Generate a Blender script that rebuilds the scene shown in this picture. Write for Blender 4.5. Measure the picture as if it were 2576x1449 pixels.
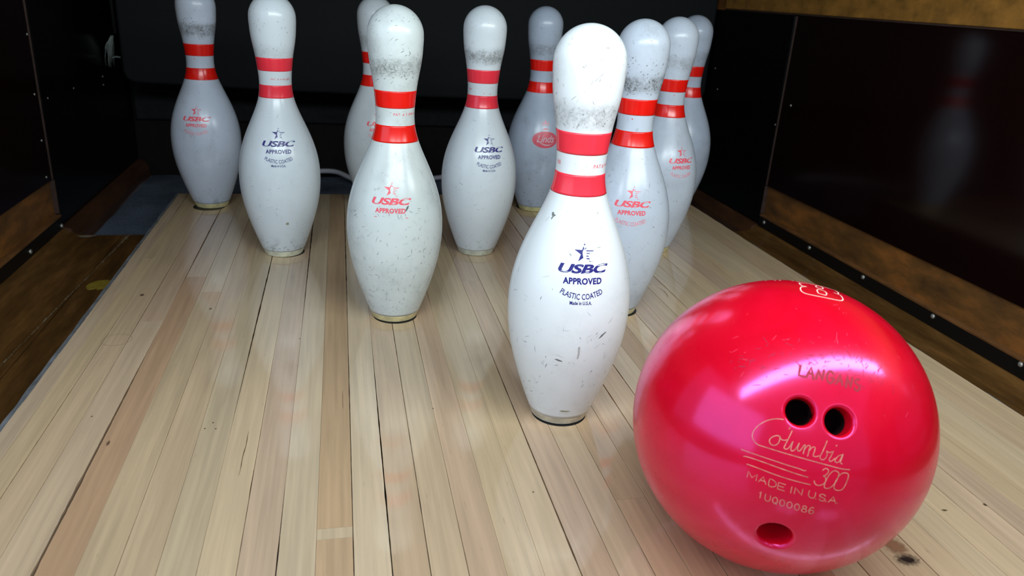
import bpy, bmesh, math, random
from mathutils import Vector, Matrix
from mathutils import noise as mnoise

for o in list(bpy.data.objects):
    bpy.data.objects.remove(o, do_unlink=True)
SC = bpy.context.scene
COL = SC.collection
IN = 0.0254
PI = math.pi

# ------------------------------------------------------------------ camera
FPX = 1925.758
cam_pos = Vector((-0.215262, -0.663641, 0.402278))
pitch, yaw, roll = 0.3687897, 0.2301527, 0.0625961
fwd = Vector((math.sin(yaw) * math.cos(pitch), math.cos(yaw) * math.cos(pitch), -math.sin(pitch)))
rgt = Vector((math.cos(yaw), -math.sin(yaw), 0))
upv = rgt.cross(fwd)
r2 = rgt * math.cos(roll) + upv * math.sin(roll)
u2 = -rgt * math.sin(roll) + upv * math.cos(roll)
cd = bpy.data.cameras.new('camera')
cd.sensor_fit = 'HORIZONTAL'
cd.sensor_width = 36.0
cd.lens = FPX / 2576 * 36.0
cd.clip_start = 0.02
cd.clip_end = 60
cd.dof.use_dof = True
cd.dof.focus_distance = 0.80
cd.dof.aperture_fstop = 11.5
cam = bpy.data.objects.new('camera', cd)
COL.objects.link(cam)
cam.matrix_world = Matrix(((r2.x, u2.x, -fwd.x, cam_pos.x), (r2.y, u2.y, -fwd.y, cam_pos.y),
                           (r2.z, u2.z, -fwd.z, cam_pos.z), (0, 0, 0, 1)))
SC.camera = cam

# ------------------------------------------------------------------ light
SC.view_settings.view_transform = 'Standard'
SC.view_settings.look = 'None'
SC.view_settings.gamma = 1.0
SC.view_settings.use_curve_mapping = False
SC.view_settings.exposure = 0.30

w = bpy.data.worlds.new('room_light')
SC.world = w
w.use_nodes = True
bgn = w.node_tree.nodes['Background']
bgn.inputs[0].default_value = (0.66, 0.78, 1.0, 1)
bgn.inputs[1].default_value = 0.27


def area(name, loc, target, sx, sy, power, color):
    ld = bpy.data.lights.new(name, 'AREA')
    ld.shape = 'RECTANGLE'
    ld.size = sx
    ld.size_y = sy
    ld.energy = power
    ld.color = color
    lo = bpy.data.objects.new(name, ld)
    COL.objects.link(lo)
    lo.location = loc
    d = Vector(target) - Vector(loc)
    lo.rotation_euler = d.to_track_quat('-Z', 'Y').to_euler()
    return lo


# tube across the lane under the masking unit, aimed at the pins
area('pin_deck_tube', (0.10, -0.43, 0.65), (0.06, 0.50, 0.24), 1.35, 0.12, 8.2, (0.87, 0.975, 1.0))
# added light for the bright hall side, reflected blue in the ball
area('hall_side_fill', (-2.6, -1.1, 0.95), (0.1, -0.15, 0.25), 2.7, 1.6, 18.0, (0.60, 0.76, 1.0))
# ceiling panels of the hall in front of the lane
area('hall_ceiling_panel', (0.9, -3.6, 2.3), (0.1, 0.4, 0.1), 0.9, 0.5, 8.0, (0.88, 0.95, 1.0))
area('hall_ceiling_panel', (-0.9, -3.6, 2.3), (0.0, 0.4, 0.1), 0.9, 0.5, 8.0, (0.88, 0.95, 1.0))

# ------------------------------------------------------------------ helpers


def lin(r, g, b):
    f = lambda c: (c / 255 / 12.92) if c / 255 <= 0.04045 else ((c / 255 + 0.055) / 1.055) ** 2.4
    return (f(r), f(g), f(b), 1.0)


def new_mat(name):
    m = bpy.data.materials.new(name)
    m.use_nodes = True
    nt = m.node_tree
    return m, nt, nt.nodes, nt.links, nt.nodes['Principled BSDF']


def plain(name, col, rough=0.5, spec=0.5, metal=0.0, coat=0.0, var=0.0, scale=40.0):
    m, nt, N, L, b = new_mat(name)
    b.inputs['Base Color'].default_value = col
    b.inputs['Roughness'].default_value = rough
    b.inputs['Specular IOR Level'].default_value = spec
    b.inputs['Metallic'].default_value = metal
    b.inputs['Coat Weight'].default_value = coat
    b.inputs['Coat Roughness'].default_value = 0.08
    if var > 0:
        tc = N.new('ShaderNodeTexCoord')
        n = N.new('ShaderNodeTexNoise')
        n.inputs['Scale'].default_value = scale
        n.inputs['Detail'].default_value = 6
        L.new(tc.outputs['Object'], n.inputs['Vector'])
        r = N.new('ShaderNodeValToRGB')
        r.color_ramp.elements[0].position = 0.3
        r.color_ramp.elements[1].position = 0.7
        r.color_ramp.elements[0].color = tuple(c * (1 - var) for c in col[:3]) + (1,)
        r.color_ramp.elements[1].color = tuple(min(1, c * (1 + var)) for c in col[:3]) + (1,)
        L.new(n.outputs['Fac'], r.inputs['Fac'])
        L.new(r.outputs['Color'], b.inputs['Base Color'])
    return m


def mesh_obj(name, bm, mat, parent=None, smooth=False):
    me = bpy.data.meshes.new(name)
    bm.to_mesh(me)
    bm.free()
    if smooth:
        for p in me.polygons:
            p.use_smooth = True
    if mat is not None:
        me.materials.append(mat)
    o = bpy.data.objects.new(name, me)
    COL.objects.link(o)
    if parent is not None:
        o.parent = parent
    return o


def tag(o, label=None, cat=None, group=None, kind=None):
    if label:
        o['label'] = label
    if cat:
        o['category'] = cat
    if group:
        o['group'] = group
    if kind:
        o['kind'] = kind
    return o


def empty(name, loc=(0, 0, 0)):
    o = bpy.data.objects.new(name, None)
    o.empty_display_size = 0.05
    COL.objects.link(o)
    o.location = loc
    return o


def add_box(bm, x0, x1, y0, y1, z0, z1):
    vs = [bm.verts.new(p) for p in ((x0, y0, z0), (x1, y0, z0), (x1, y1, z0), (x0, y1, z0),
                                    (x0, y0, z1), (x1, y0, z1), (x1, y1, z1), (x0, y1, z1))]
    for f in ((0, 3, 2, 1), (4, 5, 6, 7), (0, 1, 5, 4), (1, 2, 6, 5), (2, 3, 7, 6), (3, 0, 4, 7)):
        bm.faces.new([vs[i] for i in f])


def box(name, x0, x1, y0, y1, z0, z1, mat, parent=None, bevel=0.0015, seg=1):
    bm = bmesh.new()
    add_box(bm, x0, x1, y0, y1, z0, z1)
    if bevel > 0:
        bmesh.ops.bevel(bm, geom=list(bm.edges), offset=bevel, segments=seg, affect='EDGES', profile=0.5)
    return mesh_obj(name, bm, mat, parent, smooth=False)


def prism_y(name, prof, y0, y1, mat, parent=None, ny=1, bevel=0.0):
    """closed (x, z) profile swept along y"""
    bm = bmesh.new()
    rows = []
    for k in range(ny + 1):
        y = y0 + (y1 - y0) * k / ny
        rows.append([bm.verts.new((x, y, z)) for x, z in prof])
    n = len(prof)
    for k in range(ny):
        for i in range(n):
            bm.faces.new((rows[k][i], rows[k][(i + 1) % n], rows[k + 1][(i + 1) % n], rows[k + 1][i]))
    bm.faces.new(rows[0][::-1])
    bm.faces.new(rows[-1])
    bmesh.ops.recalc_face_normals(bm, faces=bm.faces)
    return mesh_obj(name, bm, mat, parent)


def lathe(bm, prof, segs=128, cap0=False, cap1=False):
    rings = []
    for r, z in prof:
        if r < 1e-6:
            rings.append([bm.verts.new((0, 0, z))])
        else:
            rings.append([bm.verts.new((r * math.cos(2 * PI * i / segs), r * math.sin(2 * PI * i / segs), z)) for i in range(segs)])
    for a, b in zip(rings[:-1], rings[1:]):
        for i in range(segs):
            j = (i + 1) % segs
            if len(a) == 1 and len(b) == 1:
                continue
            if len(a) == 1:
                bm.faces.new((a[0], b[j], b[i]))
            elif len(b) == 1:
                bm.faces.new((a[i], a[j], b[0]))
            else:
                bm.faces.new((a[i], a[j], b[j], b[i]))
    if cap0 and len(rings[0]) > 1:
        bm.faces.new(rings[0][::-1])
    if cap1 and len(rings[-1]) > 1:
        bm.faces.new(rings[-1])


def tube(bm, pts, rad, segs=8, taper=False):
    pts = [Vector(p) for p in pts]
    rings = []
    for i, p in enumerate(pts):
        t = (pts[min(i + 1, len(pts) - 1)] - pts[max(i - 1, 0)]).normalized()
        a = t.orthogonal().normalized() if i == 0 else (rings_a - t * rings_a.dot(t)).normalized()
        rings_a = a
        b = t.cross(a)
        r = rad * (1 - 0.85 * i / (len(pts) - 1)) if taper else rad
        rings.append([bm.verts.new(p + a * r * math.cos(2 * PI * k / segs) + b * r * math.sin(2 * PI * k / segs)) for k in range(segs)])
    for A, B in zip(rings[:-1], rings[1:]):
        for k in range(segs):
            bm.faces.new((A[k], A[(k + 1) % segs], B[(k + 1) % segs], B[k]))
    bm.faces.new(rings[0][::-1])
    bm.faces.new(rings[-1])


def catmull(P, n=5):
    out = []
    m = len(P)
    closed = (Vector(P[0]) - Vector(P[-1])).length < 1e-6
    for i in range(m - 1):
        p1, p2 = Vector(P[i]), Vector(P[i + 1])
        p0 = Vector(P[i - 1]) if i > 0 else (Vector(P[-2]) if closed else p1)
        p3 = Vector(P[i + 2]) if i + 2 < m else (Vector(P[1]) if closed else p2)
        for k in range(n):
            t = k / n
            out.append(0.5 * ((2 * p1) + (p2 - p0) * t + (2 * p0 - 5 * p1 + 4 * p2 - p3) * t * t + (3 * p1 - p0 - 3 * p2 + p3) * t ** 3))
    out.append(Vector(P[-1]))
    return out


TEXT_CACHE = {}


def text_geo(s, bold=0.0, shear=0.0, space=1.0):
    """glyph outlines of a word, filled, as (verts, faces) with unit cap height, centred in x"""
    key = (s, bold, shear, space)
    if key in TEXT_CACHE:
        return TEXT_CACHE[key]
    cu = bpy.data.curves.new('lettering', 'FONT')
    cu.body = s
    cu.resolution_u = 3
    cu.shear = shear
    cu.offset = bold
    cu.space_character = space
    cu.fill_mode = 'FRONT'
    to = bpy.data.objects.new('lettering', cu)
    COL.objects.link(to)
    dg = bpy.context.evaluated_depsgraph_get()
    me = bpy.data.meshes.new_from_object(to.evaluated_get(dg))
    bm = bmesh.new()
    bm.from_mesh(me)
    bmesh.ops.triangulate(bm, faces=bm.faces)
    bm.verts.ensure_lookup_table()
    V = [(v.co.x, v.co.y) for v in bm.verts]
    F = [tuple(v.index for v in f.verts) for f in bm.faces]
    bm.free()
    bpy.data.objects.remove(to, do_unlink=True)
    bpy.data.meshes.remove(me)
    bpy.data.curves.remove(cu)
    x0 = min(v[0] for v in V); x1 = max(v[0] for v in V)
    cap = 0.70
    V = [((x - (x0 + x1) / 2) / cap, y / cap) for x, y in V]
    TEXT_CACHE[key] = (V, F, (x1 - x0) / cap)
    return TEXT_CACHE[key]


def screw(parent, x, y, z, side, mat, r=0.0042):
    """domed screw head, facing +x for side=1, -x for side=-1"""
    bm = bmesh.new()
    prof = [(r, 0), (r, r * .25), (r * .8, r * .5), (r * .45, r * .66), (0, r * .7)]
    lathe(bm, prof, 14)
    for v in bm.verts:
        a, b, c = v.co
        v.co = (side * c, a, b)
    bmesh.ops.recalc_face_normals(bm, faces=bm.faces)
    o = mesh_obj('screw', bm, mat, parent, smooth=True)
    o.location = (x, y, z)
    return o

# ------------------------------------------------------------------ surface materials


def maple_mat():
    m, nt, N, L, b = new_mat('maple_boards')
    oi = N.new('ShaderNodeObjectInfo')
    tc = N.new('ShaderNodeTexCoord')
    comb = N.new('ShaderNodeVectorMath'); comb.operation = 'ADD'
    mul = N.new('ShaderNodeVectorMath'); mul.operation = 'SCALE'
    cx = N.new('ShaderNodeCombineXYZ')
    L.new(oi.outputs['Random'], cx.inputs[0]); L.new(oi.outputs['Random'], cx.inputs[1]); L.new(oi.outputs['Random'], cx.inputs[2])
    L.new(cx.outputs[0], mul.inputs[0]); mul.inputs['Scale'].default_value = 37.0
    L.new(tc.outputs['Object'], comb.inputs[0]); L.new(mul.outputs[0], comb.inputs[1])
    mp = N.new('ShaderNodeMapping'); mp.inputs['Scale'].default_value = (230, 7, 60)
    L.new(comb.outputs[0], mp.inputs['Vector'])
    n1 = N.new('ShaderNodeTexNoise'); n1.inputs['Scale'].default_value = 1.0; n1.inputs['Detail'].default_value = 5
    n1.inputs['Distortion'].default_value = 0.4
    L.new(mp.outputs[0], n1.inputs['Vector'])
    mp2 = N.new('ShaderNodeMapping'); mp2.inputs['Scale'].default_value = (45, 3.2, 20)
    L.new(comb.outputs[0], mp2.inputs['Vector'])
    n2 = N.new('ShaderNodeTexNoise'); n2.inputs['Scale'].default_value = 1.0; n2.inputs['Detail'].default_value = 4
    n2.inputs['Distortion'].default_value = 0.8
    L.new(mp2.outputs[0], n2.inputs['Vector'])
    r1 = N.new('ShaderNodeMapRange'); r1.inputs[1].default_value = 0.25; r1.inputs[2].default_value = 0.75
    r1.inputs[3].default_value = 0.85; r1.inputs[4].default_value = 1.11
    L.new(n1.outputs['Fac'], r1.inputs[0])
    r2_ = N.new('ShaderNodeMapRange'); r2_.inputs[1].default_value = 0.3; r2_.inputs[2].default_value = 0.7
    r2_.inputs[3].default_value = 0.91; r2_.inputs[4].default_value = 1.07
    L.new(n2.outputs['Fac'], r2_.inputs[0])
    mm = N.new('ShaderNodeMath'); mm.operation = 'MULTIPLY'
    L.new(r1.outputs[0], mm.inputs[0]); L.new(r2_.outputs[0], mm.inputs[1])
    vm = N.new('ShaderNodeVectorMath'); vm.operation = 'SCALE'
    L.new(oi.outputs['Color'], vm.inputs[0]); L.new(mm.outputs[0], vm.inputs['Scale'])
    # tiny dark flecks of the grain
    mp3 = N.new('ShaderNodeMapping'); mp3.inputs['Scale'].default_value = (520, 60, 60)
    L.new(comb.outputs[0], mp3.inputs['Vector'])
    n3 = N.new('ShaderNodeTexNoise'); n3.inputs['Scale'].default_value = 1.0; n3.inputs['Detail'].default_value = 2
    L.new(mp3.outputs[0], n3.inputs['Vector'])
    r3 = N.new('ShaderNodeMapRange'); r3.inputs[1].default_value = 0.70; r3.inputs[2].default_value = 0.80
    r3.inputs[3].default_value = 0.0; r3.inputs[4].default_value = 0.28
    L.new(n3.outputs['Fac'], r3.inputs[0])
    mx = N.new('ShaderNodeMix'); mx.data_type = 'RGBA'
    L.new(r3.outputs[0], mx.inputs['Factor']); L.new(vm.outputs[0], mx.inputs['A'])
    mx.inputs['B'].default_value = lin(120, 85, 55)
    L.new(mx.outputs['Result'], b.inputs['Base Color'])
    b.inputs['Roughness'].default_value = 0.42
    b.inputs['Specular IOR Level'].default_value = 0.35
    b.inputs['Coat Weight'].default_value = 1.0
    b.inputs['Coat Roughness'].default_value = 0.07
    b.inputs['Coat IOR'].default_value = 1.6
    bp = N.new('ShaderNodeBump'); bp.inputs['Strength'].default_value = 0.08; bp.inputs['Distance'].default_value = 0.0006
    L.new(n2.outputs['Fac'], bp.inputs['Height'])
    L.new(bp.outputs[0], b.inputs['Normal'])
    L.new(bp.outputs[0], b.inputs['Coat Normal'])
    return m


def wood_mat(name, c0, c1, rough, scale=(60, 6, 60), coat=0.0, c2=None):
    m, nt, N, L, b = new_mat(name)
    tc = N.new('ShaderNodeTexCoord')
    mp = N.new('ShaderNodeMapping'); mp.inputs['Scale'].default_value = scale
    L.new(tc.outputs['Object'], mp.inputs['Vector'])
    n = N.new('ShaderNodeTexNoise'); n.inputs['Scale'].default_value = 1; n.inputs['Detail'].default_value = 8
    n.inputs['Roughness'].default_value = 0.65
    L.new(mp.outputs[0], n.inputs['Vector'])
    r = N.new('ShaderNodeValToRGB')
    r.color_ramp.elements[0].position = 0.32; r.color_ramp.elements[0].color = c0
    r.color_ramp.elements[1].position = 0.7; r.color_ramp.elements[1].color = c1
    if c2:
        e = r.color_ramp.elements.new(0.5); e.color = c2
    L.new(n.outputs['Fac'], r.inputs['Fac'])
    L.new(r.outputs['Color'], b.inputs['Base Color'])
    b.inputs['Roughness'].default_value = rough
    b.inputs['Coat Weight'].default_value = coat
    b.inputs['Coat Roughness'].default_value = 0.15
    return m


M = {}
M['maple'] = maple_mat()
M['seam_dark'] = plain('dark_joint_filler', (0.012, 0.009, 0.006, 1), 0.8, 0.2)
M['gutter'] = wood_mat('gutter_wood', lin(76, 50, 22), lin(138, 96, 50), 0.38, (30, 5, 30), 0.25, lin(102, 70, 34))
M['brown_board'] = wood_mat('worn_brown_board', lin(82, 54, 30), lin(150, 100, 55), 0.5, (40, 9, 40), 0.1)
M['orange_board'] = wood_mat('worn_kickboard', lin(92, 64, 36), lin(178, 112, 52), 0.42, (26, 9, 26), 0.1, lin(128, 86, 44))
M['beam'] = wood_mat('worn_beam', lin(118, 84, 36), lin(182, 128, 56), 0.45, (30, 20, 30), 0.1)
M['pit_board'] = wood_mat('pit_side_wood', lin(58, 34, 20), lin(98, 62, 36), 0.55, (30, 8, 30))
M['laminate'] = plain('maroon_laminate', (0.0085, 0.0018, 0.0016, 1), 0.13, 0.6)
M['laminate_black'] = plain('black_laminate', (0.0030, 0.0026, 0.0024, 1), 0.25, 0.22)
M['edge_band'] = plain('laminate_edge', lin(64, 48, 42), 0.6, 0.3, var=0.3, scale=60)
M['strip_black'] = plain('black_strip', (0.008, 0.007, 0.006, 1), 0.45, 0.35)
M['steel'] = plain('screw_steel', lin(190, 188, 180), 0.42, 0.5, metal=0.6)
M['grey_edge'] = plain('grey_lane_edge', lin(108, 110, 112), 0.55, 0.4, var=0.35, scale=45)
M['curtain'] = plain('black_rubber_curtain', (0.0095, 0.0115, 0.0130, 1), 0.75, 0.2, var=0.15, scale=300)
M['back_grey'] = plain('dark_grey_panel', (0.012, 0.014, 0.016, 1), 0.8, 0.2, var=0.3, scale=60)
M['back_brown'] = plain('dark_back_wall', (0.007, 0.005, 0.004, 1), 0.7, 0.2, var=0.3, scale=30)
M['void'] = plain('machine_black', (0.004, 0.004, 0.004, 1), 0.8, 0.1)
M['spot_black'] = plain('black_pin_spot', (0.010, 0.011, 0.013, 1), 0.4, 0.4)
M['white_cable'] = plain('white_cable_sheath', lin(205, 205, 215), 0.4)
M['fibre'] = plain('frayed_white_fibre', lin(150, 160, 155), 0.8, 0.2)
M['chip'] = plain('bare_wood_chip', lin(140, 126, 102), 0.8, 0.2, var=0.35, scale=200)
M['sticker'] = plain('yellow_sticker', lin(158, 136, 48), 0.5, 0.4, var=0.2, scale=80)
M['hall_floor'] = plain('hall_floor', lin(120, 105, 88), 0.5, 0.3, var=0.1, scale=3)


def carpet_mat():
    m, nt, N, L, b = new_mat('pit_carpet')
    tc = N.new('ShaderNodeTexCoord')
    n = N.new('ShaderNodeTexNoise'); n.inputs['Scale'].default_value = 260; n.inputs['Detail'].default_value = 4
    L.new(tc.outputs['Object'], n.inputs['Vector'])
    n2 = N.new('ShaderNodeTexNoise'); n2.inputs['Scale'].default_value = 9; n2.inputs['Detail'].default_value = 3
    L.new(tc.outputs['Object'], n2.inputs['Vector'])
    ad = N.new('ShaderNodeMath'); ad.operation = 'ADD'
    L.new(n.outputs['Fac'], ad.inputs[0]); L.new(n2.outputs['Fac'], ad.inputs[1])
    r = N.new('ShaderNodeValToRGB')
    r.color_ramp.elements[0].position = 0.35; r.color_ramp.elements[0].color = lin(66, 76, 90)
    r.color_ramp.elements[1].position = 0.65; r.color_ramp.elements[1].color = lin(118, 130, 148)
    h = N.new('ShaderNodeMath'); h.operation = 'MULTIPLY'; h.inputs[1].default_value = 0.5
    L.new(ad.outputs[0], h.inputs[0]); L.new(h.outputs[0], r.inputs['Fac'])
    L.new(r.outputs['Color'], b.inputs['Base Color'])
    b.inputs['Roughness'].default_value = 0.95
    b.inputs['Specular IOR Level'].default_value = 0.1
    bp = N.new('ShaderNodeBump'); bp.inputs['Strength'].default_value = 0.8; bp.inputs['Distance'].default_value = 0.002
    L.new(n.outputs['Fac'], bp.inputs['Height']); L.new(bp.outputs[0], b.inputs['Normal'])
    return m


M['carpet'] = carpet_mat()

# ------------------------------------------------------------------ the lane: a base slab that carries single boards
LX0, LX1 = -0.5265, 0.511
LY0, LY1 = -1.7, 0.885
floor = box('floor', LX0 + .002, LX1 - .002, LY0, LY1 - .002, -0.085, -0.006, M['seam_dark'], None, 0)
tag(floor, 'pale maple lane deck of narrow boards the pins stand on', 'lane', kind='structure')

joints = [LX0, -0.509, -0.489, -0.463, -0.435] + [-0.435 + 0.0277 * k for k in range(1, 34)] + [LX1]
rnd = random.Random(11)
# opening of each joint (mm): strong dark joints seen in the photograph and hairlines elsewhere
strong = {1: .45, 2: .6, 3: .5, 4: .75, 5: .12, 6: .18, 7: .1, 8: .8, 9: .4, 10: .75, 11: .15, 12: .55, 13: .95, 14: .85,
          15: .8, 16: .75, 17: .35, 18: .6, 19: .2, 20: .3, 21: .25, 22: .75, 23: .55, 24: .5, 25: .5, 26: .6, 27: .3, 28: .5, 29: .6,
          30: .2, 31: .45, 32: .25, 33: .15, 34: .3, 35: .2, 36: .3, 37: .55}


def gap(j, y):
    if j <= 0 or j >= len(joints) - 1:
        e = 0.0012 * max(0, mnoise.noise(Vector((j * 5.1, y * 14, 2.2)))) + 0.0007 * abs(mnoise.noise(Vector((j, y * 60, 7.7))))
        return 2 * e
    s = strong.get(j, .3)
    a = mnoise.noise(Vector((j * 7.31, y * 2.6, 0.5))) + 0.30
    b = abs(mnoise.noise(Vector((j * 3.7, y * 55, 1.5))))
    return 0.00012 + 0.001 * s * max(0.0, a) * (0.80 + 1.1 * b) * 2.3


base_cols = [lin(226, 203, 164), lin(221, 197, 160), lin(229, 209, 172), lin(214, 187, 150), lin(222, 196, 164), lin(231, 212, 178), lin(217, 192, 152)]
board_col = {4: lin(194, 150, 112), 1: lin(222, 196, 152), 11: lin(212, 176, 132), 15: lin(214, 184, 152), 16: lin(228, 205, 163), 17: lin(226, 202, 158),
             18: lin(212, 182, 150), 13: lin(215, 186, 150), 6: lin(216, 190, 152), 7: lin(224, 205, 168), 24: lin(190, 152, 112), 26: lin(206, 174, 142),
             32: lin(204, 178, 152), 9: lin(218, 190, 162), 20: lin(214, 182, 142), 21: lin(210, 176, 136), 22: lin(208, 172, 132)}
butts = {3: [0.265], 4: [0.42], 6: [0.18], 9: [0.55], 11: [-0.168, -0.155], 13: [0.205], 5: [0.36], 18: [0.38], 16: [-0.6], 22: [0.3],
         25: [0.10], 28: [0.35], 31: [0.05], 34: [0.4], 8: [-0.5], 1: [0.5], 15: [0.62], 20: [-0.15], 24: [-0.215, -0.30]}
for j in range(len(joints) - 1):
    cuts = [LY0] + sorted(butts.get(j, [])) + [LY1]
    if j not in butts:
        cuts = [LY0, -0.75 + 0.35 * rnd.random(), LY1]
    for s in range(len(cuts) - 1):
        ya, yb = cuts[s], cuts[s + 1]
        if s > 0:
            ya += 0.00012
        if s < len(cuts) - 2:
            yb -= 0.00012
        n = max(2, int((yb - max(ya, -0.35)) / 0.006)) if yb > -0.35 else 4
        ys = [ya] + [max(ya, -0.35) + (yb - max(ya, -0.35)) * k / n for k in range(0 if ya < -0.35 else 1, n + 1)] if yb > -0.35 else [ya, yb]
        bm = bmesh.new()
        top = 0.00006 * (rnd.random() - 1.0)
        rows = []
        for y in ys:
            xa = joints[j] + gap(j, y) / 2
            xb = joints[j + 1] - gap(j + 1, y) / 2
            c = 0.00022
            rows.append([bm.verts.new(p) for p in ((xa, y, -0.0055), (xa, y, top - c), (xa + c, y, top), (xb - c, y, top), (xb, y, top - c), (xb, y, -0.0055))])
        for A, B in zip(rows[:-1], rows[1:]):
            for i in range(5):
                bm.faces.new((A[i], B[i], B[i + 1], A[i + 1]))
        bm.faces.new(rows[0]); bm.faces.new(rows[-1][::-1])
        bmesh.ops.recalc_face_normals(bm, faces=bm.faces)
        o = mesh_obj('board', bm, M['maple'], floor)
        col = board_col.get(j, rnd.choice(base_cols))
        k = 0.95 + 0.10 * rnd.random()
        if j == 4 and s == 1:
            col = lin(214, 186, 150)
        if j == 3 and s == 1:
            col = lin(212, 180, 150)
        if j == 11 and s == 1:
            col = lin(228, 208, 172)
        if j == 11 and s == 0:
            col = lin(214, 178, 138)
        o.color = tuple(min(1, (v * .54 * g + m_ * .36) * k) for v, m_, g in zip(col[:3], (0.59, 0.438, 0.282), (1, .95, .94))) + (1,)

# black pin spots let into the deck at the ten marks
S12 = 12 * IN
ROW = S12 * math.sqrt(3) / 2
spots = {1: (0, 0), 2: (-.5, 1), 3: (.5, 1), 4: (-1, 2), 5: (0, 2), 6: (1, 2), 7: (-1.5, 3), 8: (-.5, 3), 9: (.5, 3), 10: (1.5, 3)}
for k, (a, b) in spots.items():
    bm = bmesh.new()
    lathe(bm, [(0, 0), (0.0279, 0), (0.0279, 0.0002), (0.0277, 0.0003), (0, 0.0003)], 48)
    o = mesh_obj('pin_spot', bm, M['spot_black'], floor)
    o.location = (a * S12 + (-0.0025 if k == 1 else 0), b * ROW - 0.001, 0.0)

# knots, burn mark and plug ring of the boards


def decal_mat(name, col, soft, scale):
    m, nt, N, L, b = new_mat(name)
    tc = N.new('ShaderNodeTexCoord')
    n = N.new('ShaderNodeTexNoise'); n.inputs['Scale'].default_value = scale; n.inputs['Detail'].default_value = 5
    L.new(tc.outputs['Object'], n.inputs['Vector'])
    le = N.new('ShaderNodeVectorMath'); le.operation = 'LENGTH'
    mp = N.new('ShaderNodeMapping')
    mp.inputs['Scale'].default_value = soft
    L.new(tc.outputs['Object'], mp.inputs['Vector']); L.new(mp.outputs[0], le.inputs[0])
    a = N.new('ShaderNodeMath'); a.operation = 'SUBTRACT'; a.inputs[0].default_value = 1.25
    L.new(le.outputs['Value'], a.inputs[1])
    c = N.new('ShaderNodeMath'); c.operation = 'ADD'
    L.new(a.outputs[0], c.inputs[0]); L.new(n.outputs['Fac'], c.inputs[1])
    r = N.new('ShaderNodeMapRange'); r.inputs[1].default_value = 0.85; r.inputs[2].default_value = 1.5
    r.inputs[3].default_value = 0; r.inputs[4].default_value = 0.92
    L.new(c.outputs[0], r.inputs[0])
    L.new(r.outputs[0], b.inputs['Alpha'])
    b.inputs['Base Color'].default_value = col
    b.inputs['Roughness'].default_value = 0.4
    return m


def knot(x, y, rx, ry, col, scale):
    m = decal_mat('wood_knot', col, (1 / rx, 1 / ry, 1), scale)
    bm = bmesh.new()
    vs = [bm.verts.new((rx * 1.3 * math.cos(2 * PI * i / 20), ry * 1.3 * math.sin(2 * PI * i / 20), 0)) for i in range(20)]
    bm.faces.new(vs)
    o = mesh_obj('wood_knot', bm, m, floor)
    o.location = (x, y, 0.00018)


knot(0.2165, -0.2545, 0.0125, 0.0085, lin(38, 26, 26), 330)
knot(0.217, -0.238, 0.012, 0.016, lin(150, 108, 80), 200)
knot(-0.478, 0.353, 0.0035, 0.006, lin(95, 68, 52), 300)
knot(0.295, -0.202, 0.0035, 0.0018, lin(80, 70, 40), 500)
knot(0.339, -0.200, 0.002, 0.0028, lin(60, 45, 30), 500)
knot(-0.428, -0.01, 0.0018, 0.006, lin(105, 80, 62), 500)
knot(-0.385, 0.30, 0.0022, 0.004, lin(120, 90, 66), 500)
for (x, y) in ((-0.342, 0.016), (-0.348, 0.006), (-0.338, 0.0045), (-0.455, 0.04), (-0.06, -0.13), (-0.13, 0.02), (0.1, -0.05), (-0.27, 0.2)):
    knot(x, y, 0.0011, 0.0013, lin(45, 32, 22), 900)
bm = bmesh.new()
for i in range(48):
    a0, a1 = 2 * PI * i / 48, 2 * PI * (i + 1) / 48
    q = []
    for a, rr_ in ((a0, .0155), (a1, .0155), (a1, .0161), (a0, .0161)):
        q.append(bm.verts.new((rr_ * math.cos(a), rr_ * math.sin(a), 0)))
    bm.faces.new(q)
o = mesh_obj('plug_ring', bm, plain('plug_ring', lin(165, 138, 108), 0.5), floor)
o.location = (-0.475, 0.214, 0.00016)

# long splits in single boards
M['split'] = plain('wood_split', lin(96, 72, 50), 0.7, 0.2)


def split(pts, wmm):
    bm = bmesh.new()
    prev = None
    n = len(pts)
    for i, (x, y) in enumerate(pts):
        ww = wmm * 0.0005 * (0.25 + 0.75 * math.sin(PI * (i + .5) / n)) * (0.7 + 0.6 * rnd.random())
        a = bm.verts.new((x - ww, y, 0)); b = bm.verts.new((x + ww, y, 0))
        if prev:
            bm.faces.new((prev[0], prev[1], b, a))
        prev = (a, b)
    o = mesh_obj('wood_split', bm, M['split'], floor)
    o.location = (0, 0, 0.00015)


split([(-0.3085 + 0.0003 * math.sin(k * .9) + .0001 * k, -0.075 + 0.0055 * k) for k in range(14)], 0.7)
split([(-0.297 + 0.0005 * rnd.random(), -0.11 + 0.006 * k) for k in range(8)], 0.5)
split([(-0.2205 + 0.0005 * rnd.random(), 0.03 + 0.006 * k) for k in range(7)], 0.4)
split([(0.13 + 0.001 * rnd.random(), 0.36 + 0.006 * k) for k in range(5)], 0.5)
split([(0.245 + 0.0035 * math.sin(k * .5), 0.30 + 0.007 * k) for k in range(6)], 0.8)

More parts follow.
